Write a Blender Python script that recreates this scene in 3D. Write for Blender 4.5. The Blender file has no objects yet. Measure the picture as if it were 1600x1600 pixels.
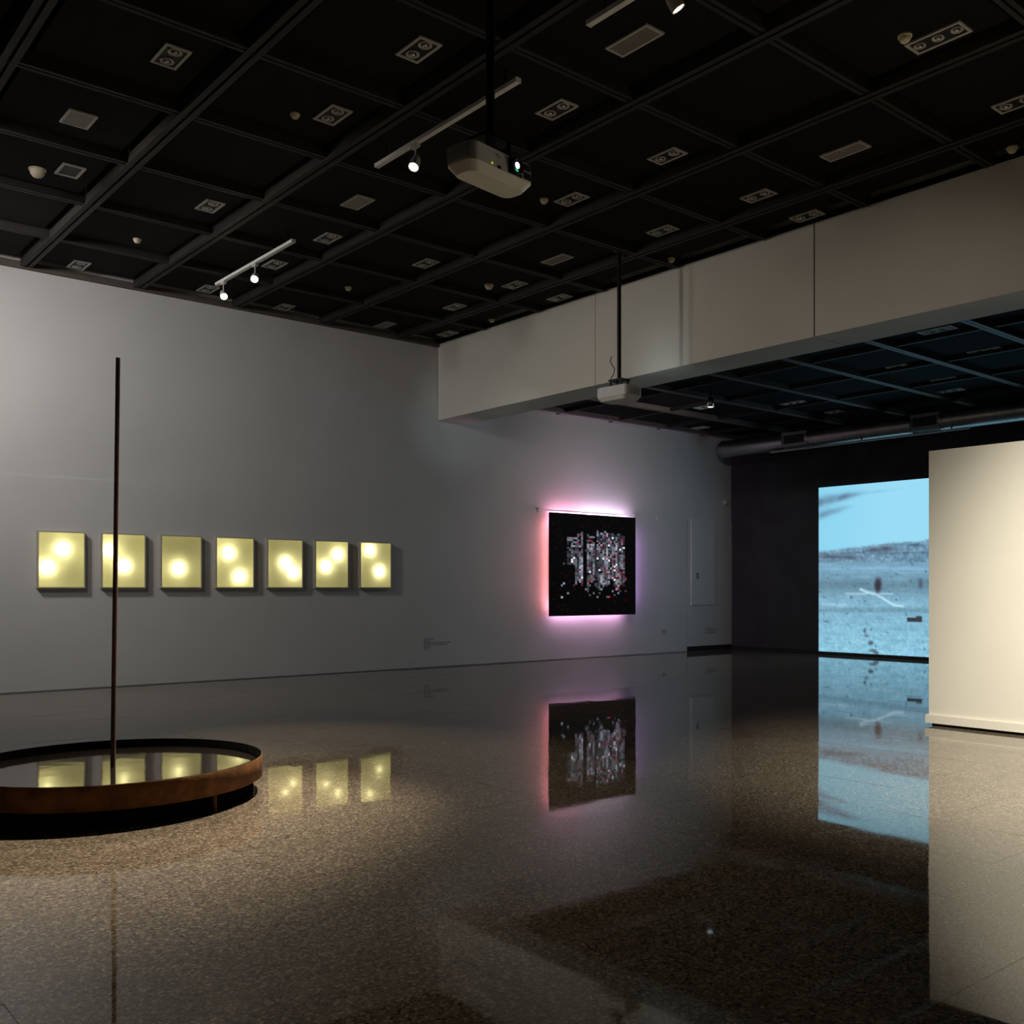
import bpy, bmesh, math, random
from mathutils import Vector, Matrix, noise

# ------------------------------------------------------------------ camera, world, exposure
sc = bpy.context.scene
COL = sc.collection
CAM_H = 1.25
cam_d = bpy.data.cameras.new('camera')
cam = bpy.data.objects.new('camera', cam_d)
COL.objects.link(cam)
cam.location = (0, 0, CAM_H)
cam.rotation_euler = (math.radians(90), 0, math.radians(48.43 - 90))
cam_d.sensor_width = 36
cam_d.lens = 1573.57 / 1600 * 36
cam_d.shift_x = -100 / 1600
cam_d.shift_y = 119 / 1600
cam_d.clip_start = 0.05
sc.camera = cam

w = bpy.data.worlds.new('world')
sc.world = w
w.use_nodes = True
w.node_tree.nodes['Background'].inputs[0].default_value = (0.02, 0.022, 0.026, 1)
w.node_tree.nodes['Background'].inputs[1].default_value = 0.3

sc.view_settings.view_transform = 'Standard'
sc.view_settings.look = 'None'
sc.view_settings.exposure = 0.0
sc.view_settings.gamma = 1.0
sc.view_settings.use_curve_mapping = False
sc.cycles.use_denoising = True
sc.cycles.adaptive_threshold = 0.03
sc.cycles.max_bounces = 6
sc.cycles.diffuse_bounces = 4
sc.cycles.glossy_bounces = 4
sc.cycles.caustics_reflective = False
sc.cycles.caustics_refractive = False
sc.cycles.sample_clamp_indirect = 2.5

# lamp powers, all in one place
P_BASIN = 2600      # track heads that light the basin and the floor around it
P_PART = 1250      # heads that light the white partition
P_WALL = 140       # added unseen heads that wash the long wall
LAMP_COL = (1.0, 0.84, 0.62)

random.seed(7)
R = random.Random(11)

# ------------------------------------------------------------------ room measures (metres)
WY = 13.38         # long white wall plane
XB, XB2 = 8.95, 9.54   # beam faces
XD = 16.15         # dark end wall
ZB = 3.91          # beam underside
ZC = 5.15          # coffer panel underside, main ceiling
ZR = 5.075         # rib underside, main ceiling
ZL = 4.33          # low ceiling
X0, Y0 = -4.5, -5.5

# ------------------------------------------------------------------ helpers
def srgb(r, g, b):
    def f(c):
        c /= 255.0
        return c / 12.92 if c <= 0.04045 else ((c + 0.055) / 1.055) ** 2.4
    return (f(r), f(g), f(b), 1)

class MB:
    """collects geometry and links it as one mesh object"""
    def __init__(self):
        self.v, self.f, self.sm = [], [], []
    def add(self, vs, fs, smooth=False, M=None):
        n = len(self.v)
        self.v += [tuple(M @ Vector(p)) if M else tuple(p) for p in vs]
        self.f += [tuple(i + n for i in q) for q in fs]
        self.sm += [smooth] * len(fs)
        return self
    def box(self, x0, x1, y0, y1, z0, z1, M=None):
        vs = [(x0,y0,z0),(x1,y0,z0),(x1,y1,z0),(x0,y1,z0),(x0,y0,z1),(x1,y0,z1),(x1,y1,z1),(x0,y1,z1)]
        fs = [(0,3,2,1),(4,5,6,7),(0,1,5,4),(1,2,6,5),(2,3,7,6),(3,0,4,7)]
        return self.add(vs, fs, False, M)
    def cyl(self, r0, r1, z0, z1, n=16, M=None, cap0=True, cap1=True, smooth=True):
        vs, fs = [], []
        for z, r in ((z0, r0), (z1, r1)):
            for i in range(n):
                a = 2*math.pi*i/n
                vs.append((r*math.cos(a), r*math.sin(a), z))
        for i in range(n):
            j = (i+1) % n
            fs.append((i, j, n+j, n+i))
        self.add(vs, fs, smooth, M)
        if cap0: self.add(vs[:n], [tuple(range(n-1, -1, -1))], False, M)
        if cap1: self.add(vs[n:], [tuple(range(n))], False, M)
        return self
    def lathe(self, prof, n=24, M=None, smooth=True):
        vs, fs = [], []
        for r, z in prof:
            for i in range(n):
                a = 2*math.pi*i/n
                vs.append((r*math.cos(a), r*math.sin(a), z))
        for k in range(len(prof)-1):
            for i in range(n):
                j = (i+1) % n
                fs.append((k*n+i, k*n+j, (k+1)*n+j, (k+1)*n+i))
        return self.add(vs, fs, smooth, M)
    def rbox(self, x0, x1, y0, y1, z0, z1, r, seg=4, M=None):
        """box with rounded vertical corners"""
        pts = []
        for cx, cy, a0 in ((x1-r,y1-r,0),(x0+r,y1-r,90),(x0+r,y0+r,180),(x1-r,y0+r,270)):
            for i in range(seg+1):
                a = math.radians(a0 + 90*i/seg)
                pts.append((cx + r*math.cos(a), cy + r*math.sin(a)))
        n = len(pts)
        vs = [(x,y,z0) for x,y in pts] + [(x,y,z1) for x,y in pts]
        fs = [(i,(i+1)%n,n+(i+1)%n,n+i) for i in range(n)]
        self.add(vs, fs, False, M)
        self.add(vs[:n], [tuple(range(n-1,-1,-1))], False, M)
        self.add(vs[n:], [tuple(range(n))], False, M)
        return self
    def frame(self, x0, x1, y0, y1, z0, z1, t, M=None):
        """rectangular ring of width t lying in xy"""
        self.box(x0, x1, y0, y0+t, z0, z1, M); self.box(x0, x1, y1-t, y1, z0, z1, M)
        self.box(x0, x0+t, y0+t, y1-t, z0, z1, M); self.box(x1-t, x1, y0+t, y1-t, z0, z1, M)
        return self
    def mesh(self, name, m):
        me = bpy.data.meshes.new(name)
        me.from_pydata(self.v, [], self.f)
        me.polygons.foreach_set('use_smooth', self.sm)
        if m: me.materials.append(m)
        me.update()
        return me
    def build(self, name, m, parent=None, loc=None):
        return obj(name, self.mesh(name, m), parent, loc)

def obj(name, me, parent=None, loc=None):
    o = bpy.data.objects.new(name, me)
    COL.objects.link(o)
    if parent: o.parent = parent
    if loc: o.location = loc
    return o
def tag(o, label=None, cat=None, group=None, kind=None):
    if label: o['label'] = label
    if cat: o['category'] = cat
    if group: o['group'] = group
    if kind: o['kind'] = kind
    return o
def thing(name, label, cat, loc=(0,0,0), rot=(0,0,0), group=None):
    o = bpy.data.objects.new(name, None)
    o.empty_display_size = 0.1
    COL.objects.link(o)
    o.location = loc; o.rotation_euler = rot
    return tag(o, label, cat, group)
def struct(o, label):
    return tag(o, label, None, None, 'structure')

# ------------------------------------------------------------------ materials
def mat(name, col, rough=0.6, metal=0.0, var=0.12, scale=6.0, bump=0.0, bscale=60.0, emit=None, estr=0.0, spec=0.5, stretch=None):
    m = bpy.data.materials.new(name)
    m.use_nodes = True
    nt = m.node_tree; N = nt.nodes; L = nt.links
    b = N['Principled BSDF']
    b.inputs['Roughness'].default_value = rough
    b.inputs['Metallic'].default_value = metal
    b.inputs['Specular IOR Level'].default_value = spec
    tc = N.new('ShaderNodeTexCoord')
    src = tc.outputs['Object']
    if stretch:
        mp = N.new('ShaderNodeMapping'); mp.inputs['Scale'].default_value = stretch
        L.new(src, mp.inputs['Vector']); src = mp.outputs['Vector']
    nz = N.new('ShaderNodeTexNoise'); nz.inputs['Scale'].default_value = scale; nz.inputs['Detail'].default_value = 5
    L.new(src, nz.inputs['Vector'])
    rp = N.new('ShaderNodeValToRGB')
    c = Vector(col[:3])
    rp.color_ramp.elements[0].position = 0.3; rp.color_ramp.elements[1].position = 0.7
    rp.color_ramp.elements[0].color = tuple(c*(1-var)) + (1,)
    rp.color_ramp.elements[1].color = tuple(c*(1+var)) + (1,)
    L.new(nz.outputs['Fac'], rp.inputs['Fac'])
    L.new(rp.outputs['Color'], b.inputs['Base Color'])
    if bump:
        n2 = N.new('ShaderNodeTexNoise'); n2.inputs['Scale'].default_value = bscale; n2.inputs['Detail'].default_value = 3
        L.new(src, n2.inputs['Vector'])
        bp = N.new('ShaderNodeBump'); bp.inputs['Strength'].default_value = bump; bp.inputs['Distance'].default_value = 0.01
        L.new(n2.outputs['Fac'], bp.inputs['Height']); L.new(bp.outputs['Normal'], b.inputs['Normal'])
    if emit:
        b.inputs['Emission Color'].default_value = tuple(emit[:3]) + (1,)
        b.inputs['Emission Strength'].default_value = estr
    return m

def mat_floor():
    m = bpy.data.materials.new('polished_granite')
    m.use_nodes = True
    nt = m.node_tree; N = nt.nodes; L = nt.links
    b = N['Principled BSDF']
    geo = N.new('ShaderNodeNewGeometry')
    P = geo.outputs['Position']
    # fine crystals
    v = N.new('ShaderNodeTexVoronoi'); v.inputs['Scale'].default_value = 100; L.new(P, v.inputs['Vector'])
    sep = N.new('ShaderNodeSeparateColor'); L.new(v.outputs['Color'], sep.inputs['Color'])
    rp = N.new('ShaderNodeValToRGB')
    els = rp.color_ramp.elements
    els[0].position = 0.0; els[0].color = (0.05, 0.039, 0.031, 1)
    els[1].position = 1.0; els[1].color = (0.33, 0.29, 0.23, 1)
    for p, c in ((0.2, (0.1, 0.08, 0.063, 1)), (0.5, (0.145, 0.12, 0.094, 1)), (0.8, (0.185, 0.157, 0.122, 1))):
        e = els.new(p); e.color = c
    L.new(sep.outputs['Red'], rp.inputs['Fac'])
    # broad tone drift and scuffs
    n1 = N.new('ShaderNodeTexNoise'); n1.inputs['Scale'].default_value = 0.9; n1.inputs['Detail'].default_value = 5; L.new(P, n1.inputs['Vector'])
    mx = N.new('ShaderNodeMix'); mx.data_type = 'RGBA'; mx.blend_type = 'MULTIPLY'; mx.inputs['Factor'].default_value = 1.0
    r1 = N.new('ShaderNodeValToRGB'); r1.color_ramp.elements[0].position = 0.3; r1.color_ramp.elements[1].position = 0.7
    r1.color_ramp.elements[0].color = (0.82, 0.8, 0.78, 1); r1.color_ramp.elements[1].color = (1.08, 1.06, 1.04, 1)
    L.new(n1.outputs['Fac'], r1.inputs['Fac'])
    L.new(rp.outputs['Color'], mx.inputs['A']); L.new(r1.outputs['Color'], mx.inputs['B'])
    # joints for the floor beyond the single slabs
    sx = N.new('ShaderNodeSeparateXYZ'); L.new(P, sx.inputs[0])
    def joint(o, off):
        a = N.new('ShaderNodeMath'); a.operation = 'SUBTRACT'; L.new(o, a.inputs[0]); a.inputs[1].default_value = off
        w1 = N.new('ShaderNodeMath'); w1.operation = 'PINGPONG'; L.new(a.outputs[0], w1.inputs[0]); w1.inputs[1].default_value = 0.31
        c = N.new('ShaderNodeMath'); c.operation = 'LESS_THAN'; L.new(w1.outputs[0], c.inputs[0]); c.inputs[1].default_value = 0.0004
        return c.outputs[0]
    jm = N.new('ShaderNodeMath'); jm.operation = 'MAXIMUM'
    L.new(joint(sx.outputs['X'], 0.1), jm.inputs[0]); L.new(joint(sx.outputs['Y'], 0.305), jm.inputs[1])
    m2 = N.new('ShaderNodeMix'); m2.data_type = 'RGBA'; L.new(jm.outputs[0], m2.inputs['Factor'])
    L.new(mx.outputs['Result'], m2.inputs['A']); m2.inputs['B'].default_value = (0.03, 0.025, 0.02, 1)
    L.new(m2.outputs['Result'], b.inputs['Base Color'])
    # polish: mostly mirror-like, scuffed in drifts
    n2 = N.new('ShaderNodeTexNoise'); n2.inputs['Scale'].default_value = 2.5; n2.inputs['Detail'].default_value = 6; L.new(P, n2.inputs['Vector'])
    mr = N.new('ShaderNodeMapRange'); mr.inputs['From Min'].default_value = 0.3; mr.inputs['From Max'].default_value = 0.75
    mr.inputs['To Min'].default_value = 0.015; mr.inputs['To Max'].default_value = 0.05
    L.new(n2.outputs['Fac'], mr.inputs['Value']); L.new(mr.outputs[0], b.inputs['Roughness'])
    b.inputs['IOR'].default_value = 1.47
    # slow waviness of the polish
    n3 = N.new('ShaderNodeTexNoise'); n3.inputs['Scale'].default_value = 1.3; n3.inputs['Detail'].default_value = 2; L.new(P, n3.inputs['Vector'])
    bp = N.new('ShaderNodeBump'); bp.inputs['Strength'].default_value = 0.3; bp.inputs['Distance'].default_value = 0.003
    L.new(n3.outputs['Fac'], bp.inputs['Height']); L.new(bp.outputs['Normal'], b.inputs['Normal'])
    return m

def mat_attr(name, strength, rough=0.7, base=0.2):
    m = bpy.data.materials.new(name); m.use_nodes = True
    nt = m.node_tree; b = nt.nodes['Principled BSDF']
    a = nt.nodes.new('ShaderNodeAttribute'); a.attribute_name = 'pic'
    b.inputs['Base Color'].default_value = (base, base, base, 1)
    b.inputs['Roughness'].default_value = rough; b.inputs['Specular IOR Level'].default_value = 0.1
    nt.links.new(a.outputs['Color'], b.inputs['Emission Color'])
    b.inputs['Emission Strength'].default_value = strength
    return m

def mat_emit(name, col, strength):
    m = bpy.data.materials.new(name); m.use_nodes = True
    nt = m.node_tree; nt.nodes.clear()
    e = nt.nodes.new('ShaderNodeEmission'); e.inputs[0].default_value = tuple(col[:3]) + (1,); e.inputs[1].default_value = strength
    o = nt.nodes.new('ShaderNodeOutputMaterial'); nt.links.new(e.outputs[0], o.inputs[0])
    return m

def mat_diffuser():
    """thin opal sheet that lets lamp light through, with a trace of gloss"""
    m = bpy.data.materials.new('opal_yellow_sheet'); m.use_nodes = True
    nt = m.node_tree; N = nt.nodes; L = nt.links; N.clear()
    tr = N.new('ShaderNodeBsdfTranslucent'); tr.inputs[0].default_value = (0.95, 0.92, 0.58, 1)
    df = N.new('ShaderNodeBsdfDiffuse'); df.inputs[0].default_value = (0.5, 0.5, 0.36, 1)
    mx = N.new('ShaderNodeMixShader'); mx.inputs[0].default_value = 0.2
    o = N.new('ShaderNodeOutputMaterial')
    L.new(tr.outputs[0], mx.inputs[1]); L.new(df.outputs[0], mx.inputs[2]); L.new(mx.outputs[0], o.inputs[0])
    return m

M = {}
M['floor'] = mat_floor()
M['wall'] = mat('white_wall_paint', (0.62, 0.615, 0.6), 0.75, var=0.035, scale=1.2, bump=0.04, bscale=90)
M['beam'] = mat('beam_paint', (0.78, 0.75, 0.68), 0.75, var=0.04, scale=1.0, bump=0.04, bscale=80)
M['partition'] = mat('partition_paint', (0.8, 0.775, 0.7), 0.7, var=0.02, scale=1.5, bump=0.03, bscale=90)
M['dark_wall'] = mat('black_wall_paint', (0.045, 0.044, 0.05), 0.75, var=0.2, scale=2, spec=0.3)
M['grey_wall'] = mat('grey_wall_paint', (0.4, 0.39, 0.37), 0.8, var=0.05, scale=1)
M['ceil_void'] = mat('black_soffit', (0.006, 0.006, 0.006), 0.9, spec=0.1)
M['ceil_panel'] = mat('black_acoustic_panel', (0.01, 0.009, 0.0082), 0.9, var=0.15, scale=30, bump=0.1, bscale=150, spec=0.15)
M['rib'] = mat('dark_painted_rib', (0.028, 0.0245, 0.0225), 0.65, var=0.15, scale=8, spec=0.3)
M['trim'] = mat('brown_trim', (0.1, 0.082, 0.068), 0.7, var=0.15, scale=6)
M['fix_frame'] = mat('grey_fixture_frame', (0.55, 0.53, 0.5), 0.5, var=0.1, scale=20)
M['black'] = mat('matt_black', (0.01, 0.01, 0.01), 0.6, var=0.2, scale=20)
M['louvre'] = mat('grey_louvre', (0.3, 0.29, 0.275), 0.5, var=0.1, scale=20)
M['reflector'] = mat('chrome_reflector', (0.75, 0.72, 0.68), 0.25, metal=1.0, var=0.1, scale=30)
M['ivory'] = mat('ivory_plastic', (0.8, 0.7, 0.5), 0.45, var=0.06, scale=20)
M['track'] = mat('white_track', (0.88, 0.87, 0.84), 0.45, var=0.05, scale=15)
M['lamp_body'] = mat('lamp_housing', (0.6, 0.58, 0.55), 0.4, var=0.05, scale=15)
M['lamp_glow'] = mat_emit('lamp_filament', (1.0, 0.82, 0.55), 60)
M['proj_body'] = mat('projector_shell', (0.78, 0.77, 0.78), 0.45, var=0.04, scale=15)
M['proj_under'] = mat('projector_underside', (0.85, 0.84, 0.78), 0.5, var=0.04, scale=15)
M['dark_metal'] = mat('black_metal', (0.012, 0.012, 0.013), 0.45, metal=0.6, var=0.2, scale=20)
M['steel_rust'] = mat('rusted_steel', (0.15, 0.062, 0.018), 0.75, metal=0.15, var=0.5, scale=9, bump=0.25, bscale=70, spec=0.25)
M['steel_black'] = mat('blackened_steel', (0.004, 0.0038, 0.0038), 0.9, var=0.3, scale=14, spec=0.0)
M['rod'] = mat('dark_brown_steel', (0.12, 0.058, 0.046), 0.5, var=0.3, scale=12)
M['box_frame'] = mat('taupe_frame', (0.5, 0.46, 0.4), 0.5, var=0.1, scale=12)
M['box_in'] = mat('glowing_lining', (0.9, 0.88, 0.74), 0.8, var=0.05, scale=12, emit=(1.0, 0.95, 0.6), estr=0.07)  # faint emission added to lift the even glow of the boxes
M['opal'] = mat_diffuser()
M['bulb'] = mat_emit('warm_bulb', (1.0, 0.93, 0.68), 22)
M['duct'] = mat('galvanised_duct', (0.32, 0.31, 0.31), 0.32, metal=0.9, var=0.15, scale=3, stretch=(1, 9, 1))
M['duct_rail'] = mat('pale_rail', (0.5, 0.48, 0.44), 0.45, metal=0.3, var=0.1, scale=9)
M['vinyl'] = mat('grey_vinyl', (0.2, 0.2, 0.2), 0.7, var=0.1, scale=30)
M['hatch'] = mat('hatch_paint', (0.66, 0.66, 0.66), 0.6, var=0.03, scale=2)
M['cloth_edge'] = mat('black_cloth', (0.008, 0.007, 0.008), 0.9, var=0.3, scale=40, spec=0.1)

def mat_water():
    m = bpy.data.materials.new('still_water'); m.use_nodes = True
    nt = m.node_tree; N = nt.nodes; L = nt.links
    b = N['Principled BSDF']
    b.inputs['Base Color'].default_value = (0.012, 0.01, 0.009, 1)
    b.inputs['Roughness'].default_value = 0.05
    b.inputs['IOR'].default_value = 1.45
    tc = N.new('ShaderNodeTexCoord')
    nz = N.new('ShaderNodeTexNoise'); nz.inputs['Scale'].default_value = 5; nz.inputs['Detail'].default_value = 3
    L.new(tc.outputs['Object'], nz.inputs['Vector'])
    bp = N.new('ShaderNodeBump'); bp.inputs['Strength'].default_value = 0.2; bp.inputs['Distance'].default_value = 0.004
    L.new(nz.outputs['Fac'], bp.inputs['Height']); L.new(bp.outputs['Normal'], b.inputs['Normal'])
    return m
M['water'] = mat_water()

# ------------------------------------------------------------------ floor with single slabs
floor = struct(MB().box(X0, XD+0.2, Y0, WY+0.2, -0.2, -0.004).build('floor', M['floor']), 'polished speckled granite floor mirroring the walls')
TS = 0.62
def project(x, y, z):
    a = math.radians(48.43)
    fw = x*math.cos(a) + y*math.sin(a); rt = x*math.sin(a) - y*math.cos(a)
    if fw < 0.3: return None
    return 900 + 1573.57*rt/fw, 919 - 1573.57*(z-CAM_H)/fw
cand = []
for i in range(-8, 30):
    for j in range(-10, 22):
        x = 0.1 + TS*(i+0.5); y = 0.305 + TS*(j+0.5)
        if x > XD or y > WY - 0.31: continue
        vis = False
        for dx in (-.31, 0, .31):
            for dy in (-.31, 0, .31):
                p = project(x+dx, y+dy, 0)
                if p and -60 < p[0] < 1660 and p[1] < 1690: vis = True
        if x > 8.55 and y < 4.6: vis = False
        if vis: cand.append((math.hypot(x, y), x, y))
cand.sort()
h = TS/2 - 0.00025
bv = 0.0004
tb = MB()
tv = []
for z, s in ((-0.02, h), (-bv, h), (0.0, h-bv)):
    tv += [(-s,-s,z), (s,-s,z), (s,s,z), (-s,s,z)]
tf = [(8,9,10,11)]
for k in (0, 4):
    for i in range(4):
        j = (i+1) % 4
        tf.append((k+i, k+j, k+4+j, k+4+i))
tb.add(tv, tf)
tile_me = tb.mesh('floor_tile', M['floor'])
for d, x, y in cand[:298]:
    o = obj('floor_tile', tile_me, floor, (x, y, 0))
    t = 0.0013
    o.rotation_euler = (R.uniform(-t, t), R.uniform(-t, t), 0)

# ------------------------------------------------------------------ walls
wl = struct(MB().box(X0, XD+0.2, WY+0.012, WY+0.25, -0.02, 5.5).build('wall_left', M['wall']), 'long white gallery wall behind the glowing boxes')
# flush lining up to 2.6 m, its top edge is the faint line on the wall
MB().box(X0, 14.78, WY, WY+0.012, 0.012, 2.6).build('wall_lining', M['wall'], wl)
MB().box(14.795, XD, WY, WY+0.012, 0.1, 2.6).build('wall_lining', M['wall'], wl)
MB().box(14.8, XD, WY+0.004, WY+0.011, 0.0, 0.1).build('recessed_plinth', M['black'], wl)
wd = struct(MB().box(XD, XD+0.2, Y0, WY+0.012, -0.02, 5.4).build('wall_end', M['dark_wall']), 'black painted end wall around the projected film')
MB().box(XD-0.012, XD, Y0, WY, 0.0, 0.07).build('skirting', M['black'], wd)
struct(MB().box(X0-0.2, X0, Y0, WY+0.25, -0.02, 5.5).build('wall_back', M['grey_wall']), 'grey wall behind the viewer')
struct(MB().box(X0, XD+0.2, Y0-0.2, Y0, -0.02, 5.5).build('wall_right', M['grey_wall']), 'grey wall on the open side of the hall')

# beam with three cladding boards
bm = struct(MB().box(XB+0.02, XB2, Y0, WY+0.011, ZB+0.02, 5.3).build('wall_beam', M['beam']), 'deep pale boxed beam crossing the hall under the black ceiling')
for a, b_ in ((9.716, WY), (6.30, 9.706), (2.9, 6.288), (-0.5, 2.888), (Y0, -0.512)):
    MB().box(XB, XB+0.02, a, b_, ZB, 5.2).build('cladding_board', M['beam'], bm)
    MB().box(XB+0.02, XB2, a, b_, ZB, ZB+0.02).build('soffit_board', M['beam'], bm)
MB().box(XB-0.006, XB+0.003, 6.289, 6.299, ZB, 5.15).build('joint_strip', M['trim'], bm)
struct(MB().box(X0, XB, WY-0.05, WY+0.011, 5.06, 5.14).build('trim_1', M['trim']), 'narrow brown trim along the top of the long white wall')
struct(MB().box(XB-0.04, XB, Y0, WY-0.05, 5.11, 5.16).build('trim_2', M['ceil_void']), 'thin black trim where the boxed beam meets the ceiling')
struct(MB().box(XB2, XD, WY-0.03, WY+0.011, 4.3, 4.33).build('trim_3', M['wall']), 'thin pale trim where the long wall meets the lower ceiling')

# ------------------------------------------------------------------ ceilings
ceil = struct(MB().box(X0, XB+0.1, Y0, WY+0.2, 5.3, 5.5).build('ceiling', M['ceil_void']), 'high black coffered ceiling over the main hall')
GX = [3.06 + 1.29*k for k in range(-5, 5)]
GY = [4.36 + 1.29*k for k in range(-7, 7)]
def rib(parent, along, c, a, b_, z0, z1, wd_, gap, m):
    o = MB()
    for s in (-1, 1):
        lo, hi = (c - wd_, c - gap) if s < 0 else (c + gap, c + wd_)
        if along == 'y': o.box(lo, hi, a, b_, z0, z1)
        else: o.box(a, b_, lo, hi, z0, z1)
    if along == 'y': o.box(c - gap, c + gap, a, b_, z0 + 0.03, z1)
    else: o.box(a, b_, c - gap, c + gap, z0 + 0.03, z1)
    return o.build('ceiling_rib', m, parent)
for x in GX:
    rib(ceil, 'y', x, Y0, WY - 0.05, ZR, 5.3, 0.06, 0.012, M['rib'])
for y in GY:
    rib(ceil, 'x', y, X0, XB - 0.04, ZR + 0.012, 5.29, 0.045, 0.01, M['rib'])
def cells(g, lo, hi):
    e = [lo] + [v for v in g if lo < v < hi] + [hi]
    return [(e[i], e[i+1]) for i in range(len(e)-1)]
panel_cache = {}
def panel(parent, cx, cy, sx, sy, z, m='ceil_panel'):
    k = (round(sx, 3), round(sy, 3))
    if k not in panel_cache:
        b = MB()
        x, y = sx/2, sy/2
        b.add([(-x,-y,0),(x,-y,0),(x,y,0),(-x,y,0),(-x,-y,.06),(x,-y,.06),(x,y,.06),(-x,y,.06)],
              [(0,3,2,1),(0,1,5,4),(1,2,6,5),(2,3,7,6),(3,0,4,7)])
        panel_cache[k] = b.mesh('ceiling_panel', M[m])
    obj('ceiling_panel', panel_cache[k], parent, (cx, cy, z))
for a, b_ in cells(GX, X0, XB - 0.05):
    for c, d in cells(GY, Y0, WY - 0.05):
        if b_ < -0.9 or d < 0: continue
        if b_ - a > 0.3 and d - c > 0.3:
            panel(ceil, (a+b_)/2, (c+d)/2, b_-a-0.26, d-c-0.22, ZC)

lowc = struct(MB().box(XB2, XD+0.2, Y0, WY+0.2, 4.45, 4.6).build('ceiling_low', M['ceil_void']), 'lower black coffered ceiling beyond the boxed beam')
LX = [10.16, 11.42, 12.69, 13.95, 15.2]
LY = [5.60 + 1.26*k for k in range(-7, 7)]
M['rib_low'] = mat('grey_painted_rib', (0.12, 0.092, 0.082), 0.55, var=0.12, scale=8, spec=0.4)
for y in LY:
    rib(lowc, 'x', y, XB2, XD, 4.27, 4.45, 0.055, 0.004, M['rib_low'])
for x in LX:
    rib(lowc, 'y', x, Y0, WY, 4.285, 4.44, 0.026, 0.003, M['rib'])
for a, b_ in cells(LX, XB2, XD):
    for c, d in cells(LY, 0.0, WY):
        if b_ - a > 0.3 and d - c > 0.3:
            panel(lowc, (a+b_)/2, (c+d)/2, b_-a-0.16, d-c-0.16, 4.34, 'ceil_void')

# ------------------------------------------------------------------ white partition
pt = thing('partition_wall', 'tall white freestanding partition wall standing before the blue film', 'partition', (8.5, 1.3, 0))
MB().box(0, 0.35, -3.9, 3.435, 0.10, 2.5).build('partition_body', M['partition'], pt)
MB().box(-0.02, 0.37, -3.92, 3.46, 0.025, 0.10).build('base_board', M['partition'], pt)
MB().box(0.03, 0.32, -3.88, 3.42, -0.004, 0.025).build('shadow_gap', M['black'], pt)

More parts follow.
